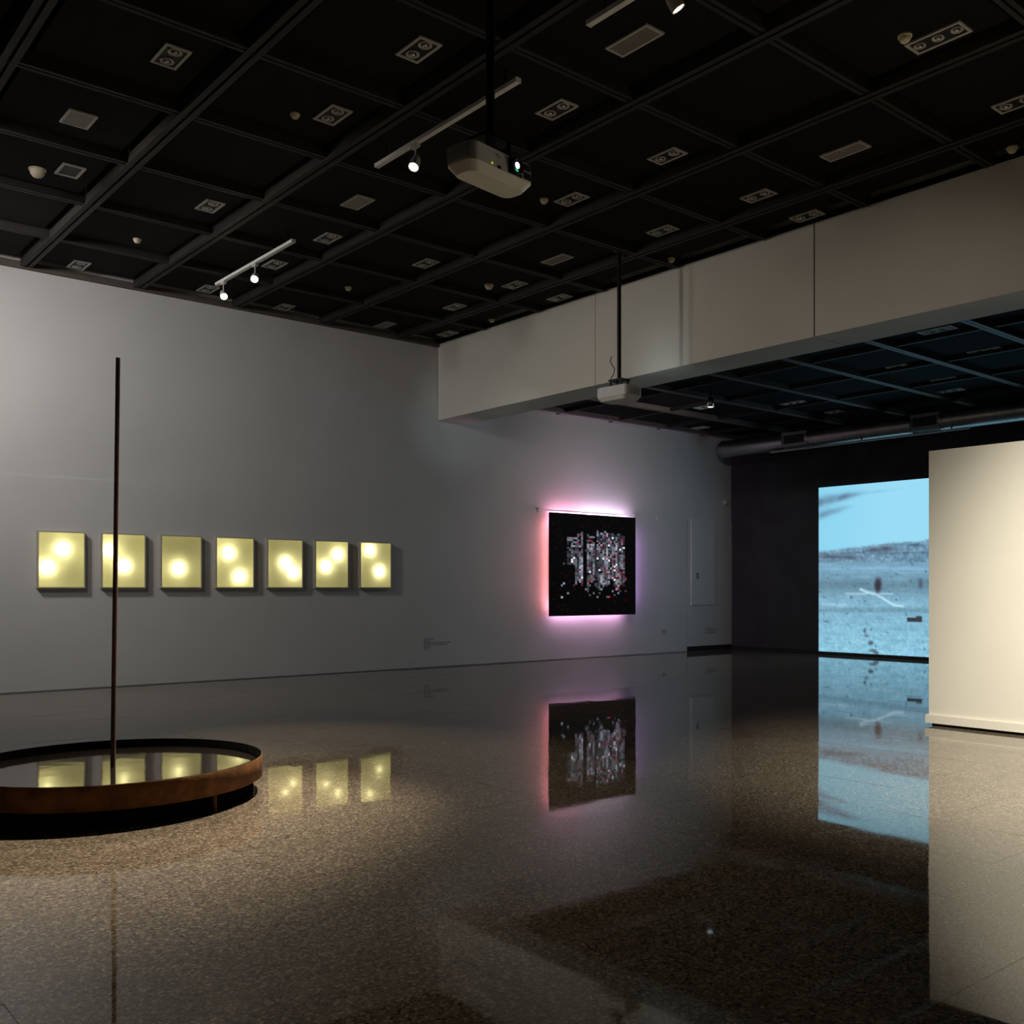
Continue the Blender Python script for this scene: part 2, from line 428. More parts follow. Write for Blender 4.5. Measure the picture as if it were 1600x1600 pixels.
# ------------------------------------------------------------------ projected film on the end wall
def fbm(x, y, s):
    return noise.fractal(Vector((x*s, y*s, 3.7)), 1.0, 2.0, 4)
def film(s, t):
    """s: 0 at the film's visible edge .. 1 at the partition; t: 0 top .. 1 foot"""
    X = 50 + 942*s
    V = (105 - 70*s)*(1-t) + (1500 + 45*s)*t      # same frame as measured
    hor = 650 - 100*s if s < 1 else 550 - 60*(s-1) + 25*math.sin(5*(s-1))
    hor += 14*fbm(s, 0.3, 5)
    sky = Vector((150, 218, 243))
    if V < hor + 7:
        c = sky.lerp(Vector((128, 206, 236)), max(0, 0.8 - s*1.2)*0.8)
        for (x0, v0, x1, v1, th, k) in ((10, 238, 450, 148, 38, 1.0), (10, 350, 340, 268, 36, 0.6), (300, 170, 760, 120, 14, 0.15), (1250, 260, 1900, 190, 40, 0.4), (1800, 420, 2300, 370, 30, 0.4)):
            u = (X-x0)/(x1-x0)
            if -0.1 < u < 1.1:
                dv = abs(V - (v0 + (v1-v0)*u))/th/(1.1-0.6*max(0, u))
                k2 = k*math.exp(-dv*dv)*min(1, (1.1-u)*2.2)*min(1, (u+0.1)*5)*(0.75+0.5*fbm(s*2, t*6, 4))
                c = c.lerp(Vector((78, 104, 134)), max(0, min(1, k2)))
        if V < hor - 7: return c
        sky_c, k_h = c, (hor + 7 - V)/14
    else: sky_c, k_h = None, 0
    n = fbm(s*1.0, t*4, 9)
    n2 = fbm(s*6, t*9, 8)
    if V < 745:
        c = Vector((108, 146, 172)) + Vector((1, 1, 1))*(38*n2 + 16*n)
        for (x0, v0, rx, rv) in ((625, 630, 65, 24), (530, 640, 50, 16), (180, 695, 130, 16), (340, 705, 50, 14), (860, 600, 40, 8), (1400, 660, 150, 22), (2000, 640, 120, 26)):
            d = ((X-x0)/rx)**2 + ((V-v0)/rv)**2
            c = c.lerp(Vector((58, 68, 84)), 0.8*math.exp(-d))
        if V > 660 and V < 672: c *= 0.82
        return c.lerp(sky_c, k_h) if sky_c else c
    g = (V-745)/800
    c = Vector((118, 162, 188)).lerp(Vector((136, 197, 222)), g)
    c *= 1 - 0.2*math.exp(-((V-940)/75)**2) + 0.08*math.exp(-((V-798)/16)**2) - 0.14*math.exp(-((V-1150)/22)**2)
    c += Vector((1, 1, 1))*(14*fbm(s*2, t*26, 3) + 19*n2*(0.4+g))
    if noise.cell(Vector((s*70, t*95, 1.0))) > 0.965: c *= 0.7
    def seg(x0, v0, x1, v1, th):
        dx, dv = x1-x0, v1-v0
        u = max(0, min(1, ((X-x0)*dx + (V-v0)*dv)/(dx*dx+dv*dv)))
        return math.exp(-(((X-x0-u*dx)**2 + (V-v0-u*dv)**2)/th**2))
    lines = [(415, 970), (475, 996), (555, 1016), (640, 1072), (700, 1108), (770, 1116)]
    k = max(seg(*lines[i], *lines[i+1], 10) for i in range(5))
    k = max(k, 0.6*seg(300, 1011, 680, 1011, 8), 0.4*seg(90, 1100, 300, 1110, 14))
    c = c.lerp(Vector((192, 232, 246)), min(1, k))
    for (x0, v0, rx, rv, col, a) in ((565, 938, 30, 66, (44, 38, 54), 1), (905, 922, 20, 44, (70, 84, 108), .9), (505, 1428, 24, 20, (60, 74, 94), .9), (455, 1325, 14, 22, (70, 84, 104), .8), (468, 1368, 20, 12, (70, 84, 104), .7), (525, 1492, 32, 12, (60, 72, 90), .8), (552, 1512, 22, 14, (52, 62, 78), .8), (120, 1247, 26, 9, (70, 84, 104), .8), (300, 1180, 12, 10, (70, 84, 104), .7), (1500, 1300, 60, 26, (60, 70, 84), .8), (1900, 1000, 30, 70, (50, 50, 64), .9)):
        d = ((X-x0)/rx)**2 + ((V-v0)/rv)**2
        c = c.lerp(Vector(col), a*math.exp(-d**2))
    if 803 < X < 922 and 1200 < V < 1252 and (V > 1212 or 870 < X < 915): c = Vector((44, 48, 58))
    return c
FW, FH = 5.8, 3.10
nx, nz_ = 200, 116
vs, cols = [], []
for j in range(nz_+1):
    for i in range(nx+1):
        yy = 11.247 - FW*i/nx
        vs.append((0, -FW*i/nx, FH*(1 - j/nz_)))
        s = (11.247 - yy)/2.317
        # undo the perspective spacing of the measured picture
        c = film(s, j/nz_)
        cols += list(srgb(*[max(0, min(255, q)) for q in c]))
fs = [(j*(nx+1)+i, (j+1)*(nx+1)+i, (j+1)*(nx+1)+i+1, j*(nx+1)+i+1) for j in range(nz_) for i in range(nx)]
fb = MB(); fb.add(vs, fs)
M['film'] = mat_attr('projected_film', 1.0)
M['film'].cycles.emission_sampling = 'NONE'
fo = thing('projection_screen', 'pale blue desert film on the black end wall, cut off by the white partition', 'projection', (XD-0.016, 11.247, 0.055))
pic = fb.build('projected_picture', M['film'], fo)
at = pic.data.attributes.new('pic', 'FLOAT_COLOR', 'POINT'); at.data.foreach_set('color', cols)
MB().box(0.001, 0.015, -FW, 0, 0, FH).build('screen_board', M['hatch'], fo)

# ------------------------------------------------------------------ lit black textile on the long wall
AW, AH = 2.06, 1.79
art = thing('illuminated_textile', 'large black woven wall piece with silver flecks and pink glow behind', 'artwork', (11.15, WY, 0.765))
off = 0.15
nc, nr = 44, 52
vs, fs, cols = [], [], []
RA = random.Random(5)
for j in range(nr):
    for i in range(nc):
        x0, x1 = AW*i/nc, AW*(i+1)/nc; z1, z0 = AH*(1-j/nr), AH*(1-(j+1)/nr)
        n = len(vs)
        vs += [(x0, -off, z0), (x1, -off, z0), (x1, -off, z1), (x0, -off, z1)]
        fs.append((n, n+1, n+2, n+3))
        u, v = (i+.5)/nc, (j+.5)/nr
        top = 0.19 + 0.05*noise.noise(Vector((u*9, 1.3, 0)))
        if u < 0.3: top += 0.03
        bot = 0.70 + 0.12*noise.noise(Vector((u*11, 7.7, 0))) + (0.06 if 0.5 < u < 0.68 else 0)
        inside = 0.185 < u < 0.865
        dens = 0.0
        if inside and top < v < bot:
            dens = 0.5 + 0.45*min(1, max(0, (v-0.25)/0.2)) if v < 0.62 else 0.95 - 2.0*(v-0.62)
            if u < 0.25: dens *= max(0, 1 - abs(v-0.38)*4.5)
            if v > 0.5 and u < 0.27: dens *= 0.2
        elif 0.12 < u < 0.88 and 0.15 < v < 0.82:
            dens = 0.07
        if i in (16, 17) : dens *= 0.06
        if i in (22,): dens *= 0.3
        if i == 30: dens *= 0.5
        streak = 0.65 + 0.7*noise.noise(Vector((i*0.9, v*5, 2.2)))
        c = (4, 3, 4)
        if RA.random() < dens:
            b = max(0.2, min(1.0, (0.42 + 0.42*RA.random())*streak*1.25))
            q = RA.random()
            red = 0.05 + (0.1 if u > 0.62 else 0) + (0.35 if u > 0.83 else 0)
            if q < red: base = (215, 70, 100)
            elif q < red + 0.18: base = (215, 165, 195)
            elif q < red + 0.55: base = (185, 195, 220)
            else: base = (175, 190, 195)
            if RA.random() < 0.04: b = 1.0; base = (235, 240, 250)
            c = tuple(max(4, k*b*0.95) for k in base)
        elif dens > 0.2 and RA.random() < 0.65:
            c = (44, 42, 52)
        elif RA.random() < 0.05 and 0.03 < u < 0.95:
            c = (26, 6, 10)
        cols += list(srgb(*c))*4
tb = MB(); tb.add(vs, fs)
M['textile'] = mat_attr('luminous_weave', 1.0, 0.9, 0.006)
face = tb.build('woven_face', M['textile'], art)
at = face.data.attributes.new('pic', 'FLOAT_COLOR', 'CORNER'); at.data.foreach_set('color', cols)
MB().box(0, AW, -off+0.002, -off+0.05, 0, AH).build('stretcher', M['cloth_edge'], art)
for zz in (0.4, AH-0.45):
    MB().box(0.25, AW-0.25, -off+0.05, 0.0, zz, zz+0.05).build('mounting_bar', M['dark_metal'], art)
def led(x0, x1, z0, z1, col, st):
    m = mat_emit('led_strip', col, st)
    # tape standing on the back of the stretcher, shining out along the wall
    MB().box(x0, x1, -off+0.052, -off+0.077, z0, z1).build('led_strip', m, art)
led(0.075, 0.08, 0.08, AH-0.08, (1.0, 0.3, 0.32), 30)
led(0.10, 0.85, AH-0.085, AH-0.08, (1.0, 0.4, 0.64), 85)
led(0.85, AW-0.1, AH-0.085, AH-0.08, (0.95, 0.68, 1.0), 100)
led(0.10, AW-0.25, 0.08, 0.085, (0.92, 0.48, 0.82), 50)
led(AW-0.08, AW-0.075, 0.15, AH-0.3, (0.62, 0.34, 0.95), 36)

# ------------------------------------------------------------------ seven glowing boxes
BW, BH, BD = 0.535, 0.69, 0.075
spots = [[(.53, .70), (.19, .36)], [(.17, .70), (.5, .40)], [(.42, .37)], [(.32, .70), (.62, .22)], [(.5, .52), (.74, .32)], [(.68, .72), (.31, .46)], [(.30, .84), (.62, .36)]]
where = ['leftmost glowing wall box, the only one left of the thin rod',
         'glowing wall box crossed by the tall thin rod',
         'glowing wall box with a single round spot, greyer than the others',
         'middle glowing box of the row, one spot high and one low',
         'glowing wall box with two touching spots in its lower half, fifth in the row',
         'glowing wall box with touching spots rising diagonally, second from the dark textile',
         'last glowing wall box of the row, closest to the pink-lit black textile']
# shared meshes
fr = MB()
t = 0.014
fr.box(0, BW, -BD, -0.0, 0, t); fr.box(0, BW, -BD, 0, BH-t, BH); fr.box(0, t, -BD, 0, t, BH-t); fr.box(BW-t, BW, -BD, 0, t, BH-t)
fr_me = fr.mesh('frame', M['box_frame'])
bk_me = MB().box(t, BW-t, -0.008, -0.001, t, BH-t).box(t, t+.002, -BD+.006, -.008, t, BH-t).box(BW-t-.002, BW-t, -BD+.006, -.008, t, BH-t).box(t, BW-t, -BD+.006, -.008, t, t+.002).box(t, BW-t, -BD+.006, -.008, BH-t-.002, BH-t).mesh('back_panel', M['box_in'])
df_me = MB().add([(t, -BD+0.004, t), (BW-t, -BD+0.004, t), (BW-t, -BD+0.004, BH-t), (t, -BD+0.004, BH-t)], [(0,1,2,3)]).mesh('diffuser', M['opal'])
bb = bmesh.new(); bmesh.ops.create_icosphere(bb, subdivisions=2, radius=0.034, matrix=Matrix.Diagonal((1, 0.5, 1, 1)))
bl_me = bpy.data.meshes.new('bulb'); bb.to_mesh(bl_me); bb.free(); bl_me.materials.append(M['bulb'])
M['bulb'].node_tree.nodes['Emission'].inputs[1].default_value = 56
for p in bl_me.polygons: p.use_smooth = True
for k in range(7):
    bx = thing('light_box', where[k], 'light box', (3.178 + 0.7235*k, WY, 1.25), group='seven glowing light boxes on the long wall')
    obj('frame', fr_me, bx); obj('back_panel', bk_me, bx); obj('diffuser', df_me, bx)
    for (u, v) in spots[k]:
        obj('bulb', bl_me, bx, (t + u*(BW-2*t), -0.026, t + v*(BH-2*t)))

# ------------------------------------------------------------------ basin with rod
bs = thing('round_basin', 'low round rusted steel basin of still water with a tall thin rod', 'sculpture', (1.9164, 6.3237, 0))
RB, zb0, zb1 = 0.851, 0.095, 0.228
MB().lathe([(RB-0.004, zb0), (RB, zb0+0.003), (RB, zb1-0.003), (RB-0.003, zb1)], 128).build('rusted_rim', M['steel_rust'], bs)
MB().lathe([(RB-0.003, zb1), (RB-0.014, zb1), (RB-0.014, zb0+0.01), (0.0001, zb0+0.01)], 128).build('inner_lining', M['steel_black'], bs)
MB().lathe([(0.0001, zb0), (RB-0.004, zb0)], 128).build('underside', M['steel_black'], bs)
MB().lathe([(0.0001, 0.18), (RB-0.0145, 0.18)], 128).build('water', M['water'], bs)
MB().lathe([(0.8, 0.0), (0.8, zb0)], 96).build('blocking_skirt', M['steel_black'], bs)  # black skirt added to block lights showing under the basin
for k in range(4):
    a = math.radians(-68 + 90*k)
    Mx = Matrix.Translation((0.825*math.cos(a), 0.825*math.sin(a), 0))
    MB().cyl(0.013, 0.013, 0, zb0, 12, Mx).cyl(0.017, 0.017, 0, 0.006, 12, Mx).build('foot', M['steel_rust'], bs)
p0 = Vector((0.01, 0.03, 0.1)); p1 = Vector((0.01 + 0.024, 0.03 - 0.020, 2.63))
q = (p1-p0).to_track_quat('Z', 'Y').to_matrix().to_4x4()
Mx = Matrix.Translation(p0) @ q
MB().cyl(0.0145, 0.0125, 0, (p1-p0).length, 16, Mx).build('rod', M['rod'], bs)

# ------------------------------------------------------------------ ceiling fixtures
SF = 1.029
def downlight(x, y, label, sx=0.19, sy=0.33, n=2, z=ZC, open_=False, grp='small recessed downlights in the black ceiling', seed=0, parent_z=None):
    t_ = thing('recessed_downlight', label, 'ceiling light', (x, y, z), group=grp)
    hx, hy = sx/2, sy/2
    MB().frame(-hx, hx, -hy, hy, -0.012, 0.0, 0.022).build('frame', M['fix_frame'], t_)
    MB().add([(-hx+.02, -hy+.02, -0.003), (hx-.02, -hy+.02, -0.003), (hx-.02, hy-.02, -0.003), (-hx+.02, hy-.02, -0.003)], [(0,3,2,1)]).build('dark_recess', M['black'], t_)
    if not open_:
        for k in range(n):
            yc = -hy + sy*(k+0.5)/n
            r = min(hx, hy/n)*0.62
            Mx = Matrix.Translation((0, yc, 0))
            l = obj('lamp_ring', MB().lathe([(r, -0.004), (r, -0.011), (r*0.84, -0.011), (r*0.6, -0.004)], 20, Mx).mesh('lamp_ring', M['fix_frame']), t_)
            MB().lathe([(0.0001, -0.02), (r*0.25, -0.018), (r*0.36, -0.008), (r*0.36, -0.004)], 14, Mx).build('bulb', M['reflector'], l)
    return t_
def vent(x, y, label, sx=0.19, sy=0.4, z=ZC, n=None, grp='louvred vents in the black ceiling'):
    t_ = thing('ceiling_vent', label, 'air vent', (x, y, z), group=grp)
    hx, hy = sx/2, sy/2
    MB().frame(-hx, hx, -hy, hy, -0.014, 0.0, 0.02).build('frame', M['fix_frame'], t_)
    MB().add([(-hx+.02, -hy+.02, -0.002), (hx-.02, -hy+.02, -0.002), (hx-.02, hy-.02, -0.002), (-hx+.02, hy-.02, -0.002)], [(0,3,2,1)]).build('backing', M['black'], t_)
    n = 7
    for k in range(n):
        xc = -hx + 0.02 + (sx-0.04)*(k+0.5)/n
        w_ = (sx-0.04)/n*0.42
        MB().add([(xc-w_*1.5, -hy+.02, -0.003), (xc+w_*1.5, -hy+.02, -0.013), (xc+w_*1.5, hy-.02, -0.013), (xc-w_*1.5, hy-.02, -0.003)], [(0,1,2,3)]).build('slat', M['louvre'], t_)
    return t_
def detector(x, y, label, r=0.05, z=ZC, grp='small ivory detectors on the black ceiling'):
    t_ = thing('smoke_detector', label, 'detector', (x, y, z), group=grp)
    MB().cyl(r, r, -0.012, 0, 20).build('base_plate', M['ivory'], t_)
    MB().lathe([(0.0001, -0.05*r/0.05), (r*0.55, -0.047*r/0.05), (r*0.8, -0.03*r/0.05), (r*0.86, -0.012)], 20).build('sensor_dome', M['ivory'], t_)
    return t_
for (x, y, lb) in [
    (2.6, 7.28, 'downlight in black coffer at the picture top, nearest the long-wall side'),
    (3.87, 6.03, 'downlight above and before the projector, beside its black pole'),
    (3.89, 7.32, 'downlight beside a small detector, before the single-lamp track'),
    (3.91, 9.87, 'lone downlight above the shorter white two-lamp track'),
    (3.47, 12.69, 'downlight tight against the long wall at its darkest ceiling corner'),
    (5.22, 9.93, 'thin-framed downlight over the far end of the two-lamp track'),
    (5.18, 11.15, 'downlight half hidden behind the two-lamp track'),
    (5.17, 6.06, 'downlight beyond the single-lamp track, level with its near end'),
    (6.45, 6.07, 'downlight in the coffer behind the projector lens'),
    (6.47, 7.36, 'downlight just below the projector, paired with a detector'),
    (7.76, 7.37, 'downlight above the black pole of the far projector'),
    (7.76, 6.1, 'downlight in the coffer row before the beam, over its middle board'),
    (8.55, 6.1, 'downlight hugging the boxed beam at its board joint'),
    (7.78, 3.6, 'downlight cut by the frame edge near the boxed beam'),
    (6.48, 9.94, 'downlight in a coffer straight below the louvred vent left of the projector'),
    (7.77, 9.91, 'downlight beside the brighter ivory detector near the beam end'),
    (7.77, 11.22, 'downlight in the second coffer from the long wall, near the beam end'),
    (8.51, 12.47, 'downlight in the very corner of beam and long wall'),
    (8.55, 9.96, 'downlight against the beam, left of the far projector pole'),
    (6.06, 12.82, 'downlight against the long wall below the two-lamp track'),
    (4.97, 12.62, 'downlight against the long wall at the lower end of the two-lamp track'),
]:
    downlight(x*SF, min(y*SF, WY-0.25), lb)
downlight(2.63*SF, 9.88*SF, 'empty square ceiling frame with a black hole beside the big detector', 0.2, 0.3, open_=True)
downlight(6.46*SF, 3.53*SF, 'long triple downlight beside a detector, far along the ceiling', 0.19, 0.42, 3)
for (x, y, lb, sx, sy) in [
    (2.39, 8.74, 'square louvred vent with bright rim in the coffer by the ceiling edge', 0.22, 0.3),
    (4.95, 8.81, 'louvred vent below the lit spotlight of the single-lamp track', 0.2, 0.36),
    (4.92, 4.94, 'long louvred vent at the picture top by the cut-off track', 0.18, 0.42),
    (7.53, 4.98, 'narrow louvred vent close to the boxed beam', 0.18, 0.42),
    (7.53, 8.82, 'louvred vent in the coffer above the far projector', 0.18, 0.4),
    (7.55, 12.65, 'small louvred vent at the long wall near the beam', 0.18, 0.36)]:
    vent(x*SF, min(y*SF, WY-0.25), lb, sx, sy)
for (x, y, lb, r) in [
    (2.40, 10.05, 'largest ivory detector, left of the empty square frame', 0.075),
    (3.66, 7.51, 'ivory detector beside the downlight before the single-lamp track', 0.04),
    (3.69, 11.34, 'small ivory detector alone in a coffer above the long wall', 0.045),
    (6.28, 7.55, 'small ivory detector just below the projector', 0.045),
    (6.27, 3.67, 'ivory detector at the end of the long triple downlight', 0.05),
    (8.55, 3.99, 'ivory detector near the beam by the frame edge', 0.05),
    (7.53, 10.13, 'brighter ivory detector beside a downlight near the beam end', 0.06),
    (6.27, 11.39, 'tiny ivory detector in a coffer over the last glowing boxes', 0.045),
    (8.53, 11.41, 'tiny ivory detector by the beam near the long wall', 0.045),
    (8.5, 7.94, 'ivory detector on the beam edge right of the far projector pole', 0.05)]:
    detector(x*SF, y*SF, lb, r)
ZLP = 4.34
for (x, y, lb, n) in [
    (13.7, 10.04, 'triple downlight in the lower ceiling above the dark wall corner', 3),
    (14.93, 10.08, 'downlight in the lower ceiling just above the round duct', 2),
    (12.54, 7.43, 'downlight in the lower ceiling between its brightest ribs', 2),
    (14.67, 7.82, 'dim downlight in the lower ceiling nearest the duct, over the film', 3),
    (12.53, 6.19, 'downlight in the lower ceiling by the frame edge, above the partition', 3),
    (11.11, 6.08, 'downlight in the lower ceiling touching the beam underside', 3),
    (14.5, 12.78, 'downlight in the lower ceiling corner over the wall hatch', 2),
    (12.91, 11.3, 'downlight in the lower ceiling below the hanging blue-lit lamp', 2)]:
    downlight(x*1.01, y*1.01, lb, 0.19, 0.32 if n == 2 else 0.44, n, z=ZLP, grp='recessed downlights in the lower ceiling')
vent(13.82*1.01, 7.43*1.01, 'louvred vent in the lower ceiling over the film', 0.19, 0.4, z=ZLP)

# hanging lamp under the low ceiling
hl = thing('pendant_spot', 'small chrome spotlight with a lit cool lens under the lower ceiling', 'spotlight', (11.9, 10.28, ZLP))
MB().cyl(0.01, 0.01, -0.14, 0.0, 10).build('stem', M['dark_metal'], hl)
MB().lathe([(0.0001, -0.29), (0.05, -0.285), (0.06, -0.2), (0.035, -0.14), (0.0001, -0.135)], 18).build('lamp_head', M['reflector'], hl)
MB().lathe([(0.0001, -0.294), (0.03, -0.291), (0.046, -0.286)], 16).build('lamp_lens', mat_emit('cool_lamp', (0.8, 0.92, 1.0), 1.6), hl)
ld = bpy.data.lights.new('added_fill', 'SPOT'); ld.energy = 85; ld.color = (1.0, 0.9, 0.88); ld.spot_size = math.radians(150); ld.spot_blend = 1.0; ld.shadow_soft_size = 0.05  # spot added to lift the far wall with neutral light
lo = bpy.data.objects.new('added_fill', ld); COL.objects.link(lo); lo.parent = hl; lo.location = (0, 0, -0.32)
lo.rotation_euler = Vector((0.15, 0.75, -0.65)).to_track_quat('-Z', 'Y').to_euler()

# ------------------------------------------------------------------ light tracks and spotlights
def track(x, y0, y1, z, label):
    t_ = thing('light_track', label, 'light track', (x, y0, z))
    L_ = y1 - y0
    MB().box(-0.022, 0.022, 0, L_, 0, 0.032).build('rail', M['track'], t_)
    MB().box(-0.024, 0.024, -0.012, 0.0, -0.002, 0.034).box(-0.024, 0.024, L_, L_+0.012, -0.002, 0.034).build('end_cap', M['track'], t_)
    for yy in (0.15, L_-0.15):
        MB().cyl(0.008, 0.008, 0.032, ZC-z, 10, Matrix.Translation((0, yy, 0))).build('hanger', M['dark_metal'], t_)
    return t_
def spotlight(x, y, z, target, label, power, angle, blend=0.6, col=LAMP_COL, size=0.03, grp='track spotlights', link=True):
    """z: underside of the track the head hangs from"""
    t_ = thing('track_spotlight', label, 'spotlight', (x, y, z), group=grp)
    MB().box(-0.018, 0.018, -0.05, 0.05, -0.03, 0.0).build('adapter', M['lamp_body'], t_)
    MB().cyl(0.007, 0.007, -0.13, -0.03, 10).build('arm', M['lamp_body'], t_)
    piv = Vector((0, 0, -0.15))
    d = (Vector(target) - Vector((x, y, z-0.15))).normalized()
    Mx = Matrix.Translation(piv) @ d.to_track_quat('Z', 'Y').to_matrix().to_4x4()
    MB().lathe([(0.0001, -0.075), (0.022, -0.072), (0.034, -0.045), (0.042, 0.0), (0.046, 0.055), (0.046, 0.07), (0.041, 0.07), (0.036, 0.05)], 22, Mx).build('lamp_head', M['lamp_body'], t_)
    MB().lathe([(0.0001, 0.056), (0.026, 0.054), (0.037, 0.05)], 18, Mx).build('lamp_lens', M['lamp_glow'], t_)
    ld = bpy.data.lights.new('spot_beam', 'SPOT')
    ld.energy = power; ld.color = col; ld.spot_size = math.radians(angle); ld.spot_blend = blend; ld.shadow_soft_size = size
    lo = bpy.data.objects.new('spot_beam', ld); COL.objects.link(lo)
    lo.parent = t_
    lo.location = piv + d*0.1
    lo.rotation_euler = d.to_track_quat('-Z', 'Y').to_euler()
    return t_
ZT = 4.99
track(4.62, 5.86, 7.87, ZT, 'white light track with one lit spotlight, beside the hanging projector')
track(4.94, 10.18, 12.25, ZT, 'white light track with two lit spotlights near the long wall')
track(4.51, 2.6, 4.95, ZT, 'white light track cut off by the picture top edge')
spotlight(4.62, 7.25, ZT, (1.9, 5.5, 0), 'lit spotlight left of the hanging projector', P_BASIN*1.1, 35, 1.0)
spotlight(4.94, 12.06, ZT, (3.4, 6.4, 0), 'lower of the two lit spotlights, close to the long wall', P_BASIN*0.5, 36, 1.0)
spotlight(4.94, 11.15, ZT, (1.8, 6.0, 0), 'upper of the two lit spotlights on the track by the wall', P_BASIN*0.5, 36, 1.0)
spotlight(4.51, 4.2, ZT, (7.5, 2.6, 0.0), 'bright spotlight cut off at the picture top', P_PART, 76, 1.0, (1.0, 0.92, 0.75))
spotlight(4.51, 3.2, ZT, (8.3, 1.2, 0.0), 'spotlight past the picture edge aimed at the white partition', P_PART*1.1, 80, 1.0, (1.0, 0.92, 0.75))
spotlight(4.51, 2.75, ZT, (8.95, 5.0, 3.2), 'added spotlight past the picture edge turned to the beam above the partition', 60, 46, 1.0, (1.0, 0.9, 0.8), 0.1)  # unseen head added to brighten the beam over the partition
# track and spotlights added outside the view to light wall and beam
track(0.55, 7.2, 12.2, ZT, 'added white light track beyond the picture edge along the long wall')
spotlight(0.55, 8.4, ZT, (2.0, WY, 3.0), 'first added wall spotlight on the track beyond the picture edge', P_WALL, 120, 1.0, (1.0, 0.96, 0.93), 0.3)
spotlight(0.55, 11.0, ZT, (6.5, WY, 1.5), 'second added wall spotlight on the track beyond the picture edge', P_WALL*2.6, 120, 1.0, (1.0, 0.96, 0.93), 0.3)

spotlight(0.55, 9.7, ZT, (8.95, 8.2, 2.7), 'third added spotlight on the track beyond the picture edge, turned to the boxed beam', 240, 60, 1.0, (1.0, 0.92, 0.8), 0.25)  # unseen head added to wash the beam evenly

# ------------------------------------------------------------------ projectors
def projector(loc, yaw, label, ztop, lit, W=0.46, D=0.30, H=0.15):
    t_ = thing('ceiling_projector', label, 'projector', loc, (0, 0, yaw))
    hx, hy = W/2, D/2
    # body: front looks to local -y
    MB().rbox(-hx, hx, -hy, hy, 0.045, H, 0.05, 5).build('shell', M['proj_body'], t_)
    b = MB()
    # tapered underside
    pts = []
    def ring(ix, iy, r, z):
        out = []
        for cx, cy, a0 in ((hx-ix-r, hy-iy-r, 0), (-hx+ix+r, hy-iy-r, 90), (-hx+ix+r, -hy+iy+r, 180), (hx-ix-r, -hy+iy+r, 270)):
            for i in range(6):
                a = math.radians(a0 + 18*i)
                out.append((cx + r*math.cos(a), cy + r*math.sin(a), z))
        return out
    r0, r1 = ring(0, 0, 0.05, 0.045), ring(0.035, 0.03, 0.05, 0.0)
    n = len(r0)
    b.add(r0 + r1, [(i, n+i, n+(i+1) % n, (i+1) % n) for i in range(n)] + [tuple(range(2*n-1, n-1, -1))])
    b.build('underside', M['proj_under'], t_)
    MB().rbox(-hx+0.02, hx-0.02, -hy+0.02, hy-0.02, H, H+0.012, 0.04, 4).build('top_cover', M['proj_body'], t_)
    # front details
    fy = -hy
    lens = obj('lens_housing', MB().box(0.03, 0.135, fy-0.004, fy+0.01, 0.05, H-0.008).mesh('lens_housing', M['black']), t_)
    Mx = Matrix.Translation((0.083, fy-0.004, 0.095)) @ Matrix.Rotation(math.radians(90), 4, 'X')
    MB().lathe([(0.044, 0.0), (0.044, 0.02), (0.036, 0.02), (0.03, 0.008)], 24, Mx).build('lens_ring', M['dark_metal'], lens)
    MB().lathe([(0.03, 0.008), (0.018, 0.012), (0.0001, 0.014)], 20, Mx).build('lens_glass', M['black'], lens)
    if lit:
        MB().lathe([(0.017, 0.0135), (0.0001, 0.0165)], 16, Mx @ Matrix.Translation((0, 0.004, 0))).build('lit_spot', M['lens_on'], lens)
        MB().lathe([(0.012, 0.0135), (0.0001, 0.0165)], 16, Mx @ Matrix.Translation((-0.002, -0.022, -0.002))).build('green_glint', M['lens_green'], lens)
    v1 = obj('exhaust_grille', MB().box(0.15, 0.205, fy-0.003, fy+0.01, 0.055, 0.092).box(0.15, 0.205, fy-0.003, fy+0.01, 0.1, 0.136).mesh('exhaust_grille', M['black']), t_)
    for k in range(7):
        z = 0.06 + 0.011*k
        MB().box(-hx-0.002, -hx+0.004, -0.08, 0.08, z, z+0.004).build('intake_slot', M['vent_grey'], t_)
    MB().box(-0.098, -0.088, fy-0.003, fy+0.004, 0.056, 0.064).build('status_light', M['led_green'], t_)
    MB().box(-0.05, -0.028, fy-0.003, fy+0.004, 0.046, 0.062).build('sensor_window', M['black'], t_)
    MB().box(-0.07, -0.045, fy-0.002, fy+0.002, 0.112, 0.118).box(-0.06, -0.03, fy-0.002, fy+0.002, 0.104, 0.108).build('printed_mark', M['vinyl'], t_)
    # mount
    MB().box(-0.09, 0.09, -0.07, 0.07, H+0.012, H+0.03).build('mount_plate', M['dark_metal'], t_)
    for sx in (-1, 1):
        for sy in (-1, 1):
            MB().box(sx*0.08-0.008, sx*0.08+0.008, sy*0.06-0.008, sy*0.06+0.008, H+0.03, H+0.085).build('mount_arm', M['dark_metal'], t_)
    MB().box(-0.1, 0.1, -0.08, 0.08, H+0.085, H+0.1).build('mount_bracket', M['dark_metal'], t_)
    MB().cyl(0.024, 0.024, H+0.1, ztop-loc[2], 16).build('drop_pole', M['dark_metal'], t_)
    MB().cyl(0.07, 0.07, ztop-loc[2]-0.02, ztop-loc[2], 20).build('ceiling_flange', M['dark_metal'], t_)
    # a loose cable beside the pole
    c = MB()
    prev = None
    pts = [(0.05+0.035*math.sin(k*1.3), 0.06, H+0.02+0.05*k) for k in range(8)]
    for a_, b_ in zip(pts, pts[1:]):
        v = Vector(b_)-Vector(a_)
        c.cyl(0.005, 0.005, 0, v.length, 6, Matrix.Translation(a_) @ v.to_track_quat('Z', 'Y').to_matrix().to_4x4(), False, False)
    c.build('cable', M['black'], t_)
    return t_
